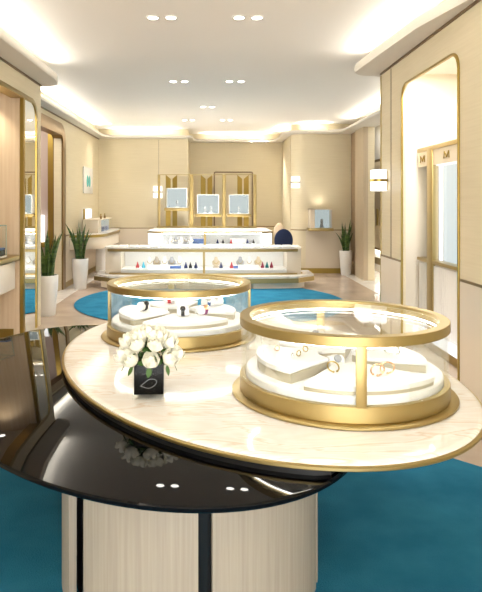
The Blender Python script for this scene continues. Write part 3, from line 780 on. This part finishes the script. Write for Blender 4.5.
wall_box('small lit wall vitrine with gold shelf on the right rear wall', 2.09, 2.56, 13.49, .99, 1.40, .28)
light('vitrine_glow', 'SPOT', (2.32, 13.35, 1.43), 2.2, (1, .93, .8), spot_size=math.radians(140), spot_blend=1, rot=(math.radians(170), 0, 0), shadow_soft_size=.05)

# ------------------------------------------------------------------ sconces
def sconce(label, x, y, z, rz, s=1):
    t = thing('wall_sconce', label, 'wall light', (x, y, z), rz, 'crystal wall sconces')
    for z0 in (-.118, .012): obj('lantern', lathe(new(), [(0, z0*s), (.085*s, z0*s), (.09*s, (z0+.004)*s), (.09*s, (z0+.102)*s), (.085*s, (z0+.106)*s), (0, (z0+.106)*s)], 28, 0, -.095*s), 'lantern', t)
    bm = new(); lathe(bm, [(0, -.014), (.098*s, -.014), (.098*s, .014), (0, .014)], 28, 0, -.095*s); obj('gold_band', bm, 'gold', t)
    obj('back_plate', box(new(), -.03, .03, -.02, 0, -.11*s, .11*s), 'gold', t)
    v_ = Vector((0, -.25, 0)); v_.rotate(Matrix.Rotation(rz, 3, 'Z'))
    light('sconce_glow', 'POINT', (x+v_.x, y+v_.y, z), .8, (1, .95, .88), shadow_soft_size=.12)
sconce('two-tier crystal wall sconce on the right pier beside the gold arch', 1.95, 6.9, 1.79, -PI/2)
sconce('two-tier crystal wall sconce on the rounded corner of the back wall', 1.83, 13.58, 1.98, -.15, 1.05)
sconce('two-tier crystal wall sconce on the back wall left of the gold screen', -1.26, 14.5, 1.78, 0, 1.15)

# ------------------------------------------------------------------ left corner counter, picture, vitrine
t = thing('corner_counter', 'floating curved beige counter with gold edge in the left rear corner', 'counter')
pts = [(-2.645, 11.5), (-2.42, 11.55)] + arc(-2.42, 12.15, .36, -80, 0, 6, .6) + [(-2.06, 13.3)] + arc(-2.36, 13.5, .30, 10, 80, 6, .9) + [(-2.645, 14.44)]
obj('cabinet', prism(new(), pts, .66, .89, bev=.01), 'plain', t)
obj('gold_edge', prism(new(), [(x+.03*(x > -2.6), y) for x, y in pts], .885, .935, bev=.008), 'gold', t)
obj('counter_top', prism(new(), [(x+.015*(x > -2.6), y) for x, y in pts], .934, .948), 'whitemarble', t)
obj('pedestal', lathe(new(), [(0, 0), (.15, 0), (.15, .66), (0, .66)], 32, -2.24, 12.75), 'white', t)
t = thing('counter_vitrine', 'beige display box with glazed lit side standing on the left corner counter', 'display case', (0, 0, .948))
obj('case_body', box(new(), -2.50, -2.20, 11.98, 12.3, 0, .245, .004), 'plain', t)
obj('case_lid', box(new(), -2.50, -2.19, 11.98, 13.6, .245, .262, .004), 'plain', t)
obj('case_back', box(new(), -2.28, -2.26, 12.3, 13.6, 0, .245), 'litblue', t)
obj('glass_front', box(new(), -2.20, -2.195, 12.05, 13.6, 0, .245), 'glass', t)
for k, (px, m) in enumerate(((103, 'steelblue'), (107.5, 'steelblue'))):
    y = 12.8+k*.35
    s = tag(obj('jewellery_tray', box(new(), -.02, .02, -.12, .12, 0, .10, .004), m), f'blue tray inside the box on the left corner counter, {["nearer", "farther"][k]} one', 'tray'); s.location = (-2.235, y, .949)
for k, y in enumerate((12.5, 12.95)):
    s = thing('perfume_bottle', f'small dark bottle on top of the corner display box, {["nearer", "farther"][k]} one', 'bottle', (-2.24, y, 1.211))
    obj('bottle_body', lathe(new(), [(0, 0), (.022, 0), (.022, .05), (.01, .065), (.01, .075), (0, .075)], 14), 'golddark', s)
    obj('stopper', lathe(new(), [(0, .075), (.013, .075), (.013, .10), (0, .10)], 12), 'gold', s)
t = thing('wall_picture', 'white framed picture of two turquoise shapes on the left wall', 'picture', (-2.645, 13.15, 2.0))
obj('frame', box(new(), -.002, .03, -.46, .44, -.27, .28, .004), 'white', t)
bm = new()
for yy in (-.13, .09):
    lathe(bm, [(0, 0), (.09, 0), (.09, .004), (0, .004)], 24, 0, 0, sy=1)
    vs = bm.verts[-98:] if False else [v_ for v_ in bm.verts if not v_.tag]
    for v_ in vs:
        v_.tag = True; x, y, z = v_.co; v_.co = (.031+z, yy+y*1.0, x*1.25*(1.0 if x < 0 else 1.2) - .02)
obj('print', bm, 'cyan', t)
light('picture_light', 'SPOT', (-2.35, 13.1, 2.95), 4, (1, .95, .86), spot_size=math.radians(60), spot_blend=1, shadow_soft_size=.05, rot=(0, math.radians(-14), 0))
t = thing('counter_mirror', 'small white tilted counter mirror with glowing face and gold edge below the picture', 'mirror', (-2.60, 12.95, .948))
obj('glowing_face', box(new(), -.02, .01, -.30, .40, .26, .46, .004), 'litpanel', t)  # face emits its own light; its brightness is put into the material
obj('gold_edge', box(new(), -.025, .015, -.33, -.30, .0, .46, .003), 'gold', t)
obj('stand', box(new(), -.02, .01, -.30, .40, 0, .26, .003), 'plain', t)

# lit wall box inside the left doorway
t = thing('lit_wall_case', 'tall lit white case on gold bracket inside the left doorway behind the plant', 'display case', (-3.02, 11.0, .84))
obj('lit_tube', box(new(), -.09, .04, -.06, .06, 0, .48, .01), 'lantern', t)
obj('bracket', box(new(), -.12, .07, -.08, .13, -.09, 0, .006), 'gold', t)
light('doorway_light', 'AREA', (-3.4, 9.6, 3.1), 24, (1, .9, .78), shape='RECTANGLE', size=.8, size_y=2.2)

# ------------------------------------------------------------------ left recess counter
t = thing('recess_counter', 'cream floating cabinet with gold counter ledge inside the left gold arch', 'counter')
obj('cabinet', box(new(), -3.3, -2.22, 5.1, 7.0, .57, .88, .01), 'white', t)
obj('gold_ledge', prism(new(), [(-3.33, 5.0), (-2.19, 5.0)] + arc(-2.27, 6.97, .10, 0, 90, 6) + [(-3.33, 7.07)], .90, .95, bev=.006), 'gold', t)
obj('riser', box(new(), -3.3, -2.26, 5.1, 6.98, .88, .90), 'golddark', t)
t = thing('glass_display_box', 'clear glass display box on the gold ledge at far left', 'display case', (0, 0, .95))
obj('glass_wall', box(new(), -3.2, -2.27, 5.3, 6.84, .012, .34, .004), 'glass', t)
bm = new()
for x in (-3.2, -2.27):
    for y in (5.3, 6.84): tube(bm, [(x, y, .012), (x, y, .342)], .004, 6)
tube(bm, [(-3.2, 5.3, .342), (-2.27, 5.3, .342), (-2.27, 6.84, .342), (-3.2, 6.84, .342)], .005, 6, True)
obj('polished_edge', bm, 'edge', t)
obj('base_tray', prism(new(), [(-3.22, 5.2), (-2.25, 5.2)] + arc(-2.31, 6.80, .06, 0, 90, 5) + [(-3.22, 6.86)], 0, .012), 'white', t)
t = thing('jewellery_box', 'dark blue jewellery box inside the far left glass display box', 'box', (-2.33, 6.74, .963))
obj('box_body', box(new(), -.05, .05, -.09, .09, 0, .06, .005), 'ink', t)
obj('lid', box(new(), -.052, .052, -.092, .092, .062, .085, .005), 'steelblue', t)

# ------------------------------------------------------------------ right alcove vitrine
t = thing('tall_vitrine', 'tall white lit vitrine with gold frame inside the right gold arch', 'display case', (2.32, 0, 0))
X0 = 0.0
obj('base_cabinet', box(new(), .02, .62, 3.9, 6.98, .16, .90), 'white', t)
bm = new()
for i in range(60): tube(bm, [(.016, 4.0+i*.05, .2), (.016, 4.0+i*.05, .88)], .014, 6)
obj('fluted_front', bm, 'deck', t)
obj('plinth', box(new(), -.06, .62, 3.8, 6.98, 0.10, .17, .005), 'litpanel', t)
obj('plinth_gold', box(new(), -.03, .62, 3.85, 6.98, 0, .10), 'gold', t)
obj('shelf_rail', box(new(), -.012, .62, 3.85, 6.98, .90, .935, .004), 'gold', t)
obj('top_frame', box(new(), -.012, .62, 3.85, 6.98, 2.10, 2.145, .004), 'gold', t)
obj('post', box(new(), -.014, .05, 6.50, 6.66, .16, 2.12, .004), 'goldlight', t)
obj('post', box(new(), -.014, .03, 3.85, 3.9, .16, 2.12, .004), 'goldlight', t)
obj('header_panel', box(new(), .0, .012, 3.9, 6.98, 1.94, 2.10), 'plain', t)
obj('backlit_glass', box(new(), .10, .12, 3.9, 6.48, .935, 1.94), 'litvit', t)
obj('back_panel', box(new(), .10, .12, 6.68, 6.98, .935, 1.94), 'white', t)
obj('light_strip', box(new(), .06, .08, 6.44, 6.50, .94, 1.94), 'lantern', t)
obj('light_strip', box(new(), .06, .08, 5.0, 5.06, .94, 1.94), 'litpanel', t)
obj('light_strip', box(new(), .06, .08, 6.68, 6.76, .94, 1.94), 'lantern', t)
obj('light_strip', box(new(), .02, .10, 3.9, 6.48, 1.93, 1.942), 'litpanel', t)
obj('glass_door', box(new(), .0, .006, 3.9, 6.5, .935, 1.94), 'glass', t)
def emblem(yc):
    bm = new()
    for s in (-1, 1):
        tube(bm, [(-.006, yc+s*.07, 1.985), (-.006, yc+s*.055, 2.055), (-.006, yc+s*.03, 2.03), (-.006, yc, 1.995)], .006, 5)
    return bm
obj('emblem', emblem(6.82), 'gold', t); obj('emblem', emblem(6.12), 'gold', t)
t = thing('necklace_stand', 'pale necklace stand on the shelf of the tall right vitrine', 'display stand', (2.37, 5.65, .936))
obj('base_block', box(new(), -.03, .04, -.08, .08, 0, .10, .004), 'white', t)
obj('stem', tube(new(), [(0, 0, .1), (0, 0, .30)], .008), 'silver', t)
bm = new()
for k in range(5): bmesh.ops.create_icosphere(bm, subdivisions=2, radius=.035, matrix=Matrix.Translation((0, (k-2)*.028, .30+.03*(k % 2))))
obj('flower_head', bm, 'leather', t)
light('alcove_light', 'AREA', (2.2, 5.4, 2.97), 42, (1, .97, .93), shape='RECTANGLE', size=.25, size_y=2.6)
light('alcove_light', 'AREA', (2.2, 6.1, .5), 0.01, (1, .97, .93), shape='RECTANGLE', size=.1, size_y=.1)

# side room cabinet at right rear
t = thing('hanging_cabinet', 'beige hanging cabinet with bronze frame in the side room at right', 'cabinet', (3.60, 0, 0))
obj('carcass', box(new(), 0, .11, 10.5, 14.2, .50, 2.48), 'golddark', t)
dr = obj('door', box(new(), -.015, 0, 10.6, 14.1, .56, 2.42), 'plain', t)
obj('handle', box(new(), -.04, -.015, 13.35, 13.45, 1.05, 1.4), 'gold', dr)
light('side_room_light', 'AREA', (3.35, 11, 3.2), 14, (1, .98, .95), shape='RECTANGLE', size=.3, size_y=6)
obj('light_strip', box(new(), .04, .09, 10.6, 14.1, .487, .4995), 'ledw', t)

# ------------------------------------------------------------------ world, camera, view
w = bpy.data.worlds.new('fill_world'); S.world = w; w.use_nodes = True  # even world light added as fill through the open end behind the camera
w.node_tree.nodes['Background'].inputs[0].default_value = (1, .985, .95, 1); w.node_tree.nodes['Background'].inputs[1].default_value = 4.3
cam = bpy.data.cameras.new('camera'); co = bpy.data.objects.new('camera', cam); COL.objects.link(co); S.camera = co
co.location = (0, 0, CAMZ); co.rotation_euler = (PI/2, 0, 0)
cam.sensor_fit = 'HORIZONTAL'; cam.sensor_width = 36; cam.lens = F/482*36
cam.shift_x = (241-PX)/482; cam.shift_y = -(296-PY)/482; cam.clip_start = .05; cam.clip_end = 100
vs = S.view_settings
S.display_settings.display_device = 'sRGB'
vs.view_transform = 'Standard'; vs.look = 'None'; vs.gamma = 1; vs.exposure = 0.84; vs.use_curve_mapping = False
S.cycles.use_denoising = True
S.cycles.max_bounces = 10; S.cycles.diffuse_bounces = 5; S.cycles.glossy_bounces = 5; S.cycles.transparent_max_bounces = 24
S.cycles.caustics_reflective = False; S.cycles.sample_clamp_indirect = 6
S.cycles.use_light_tree = True
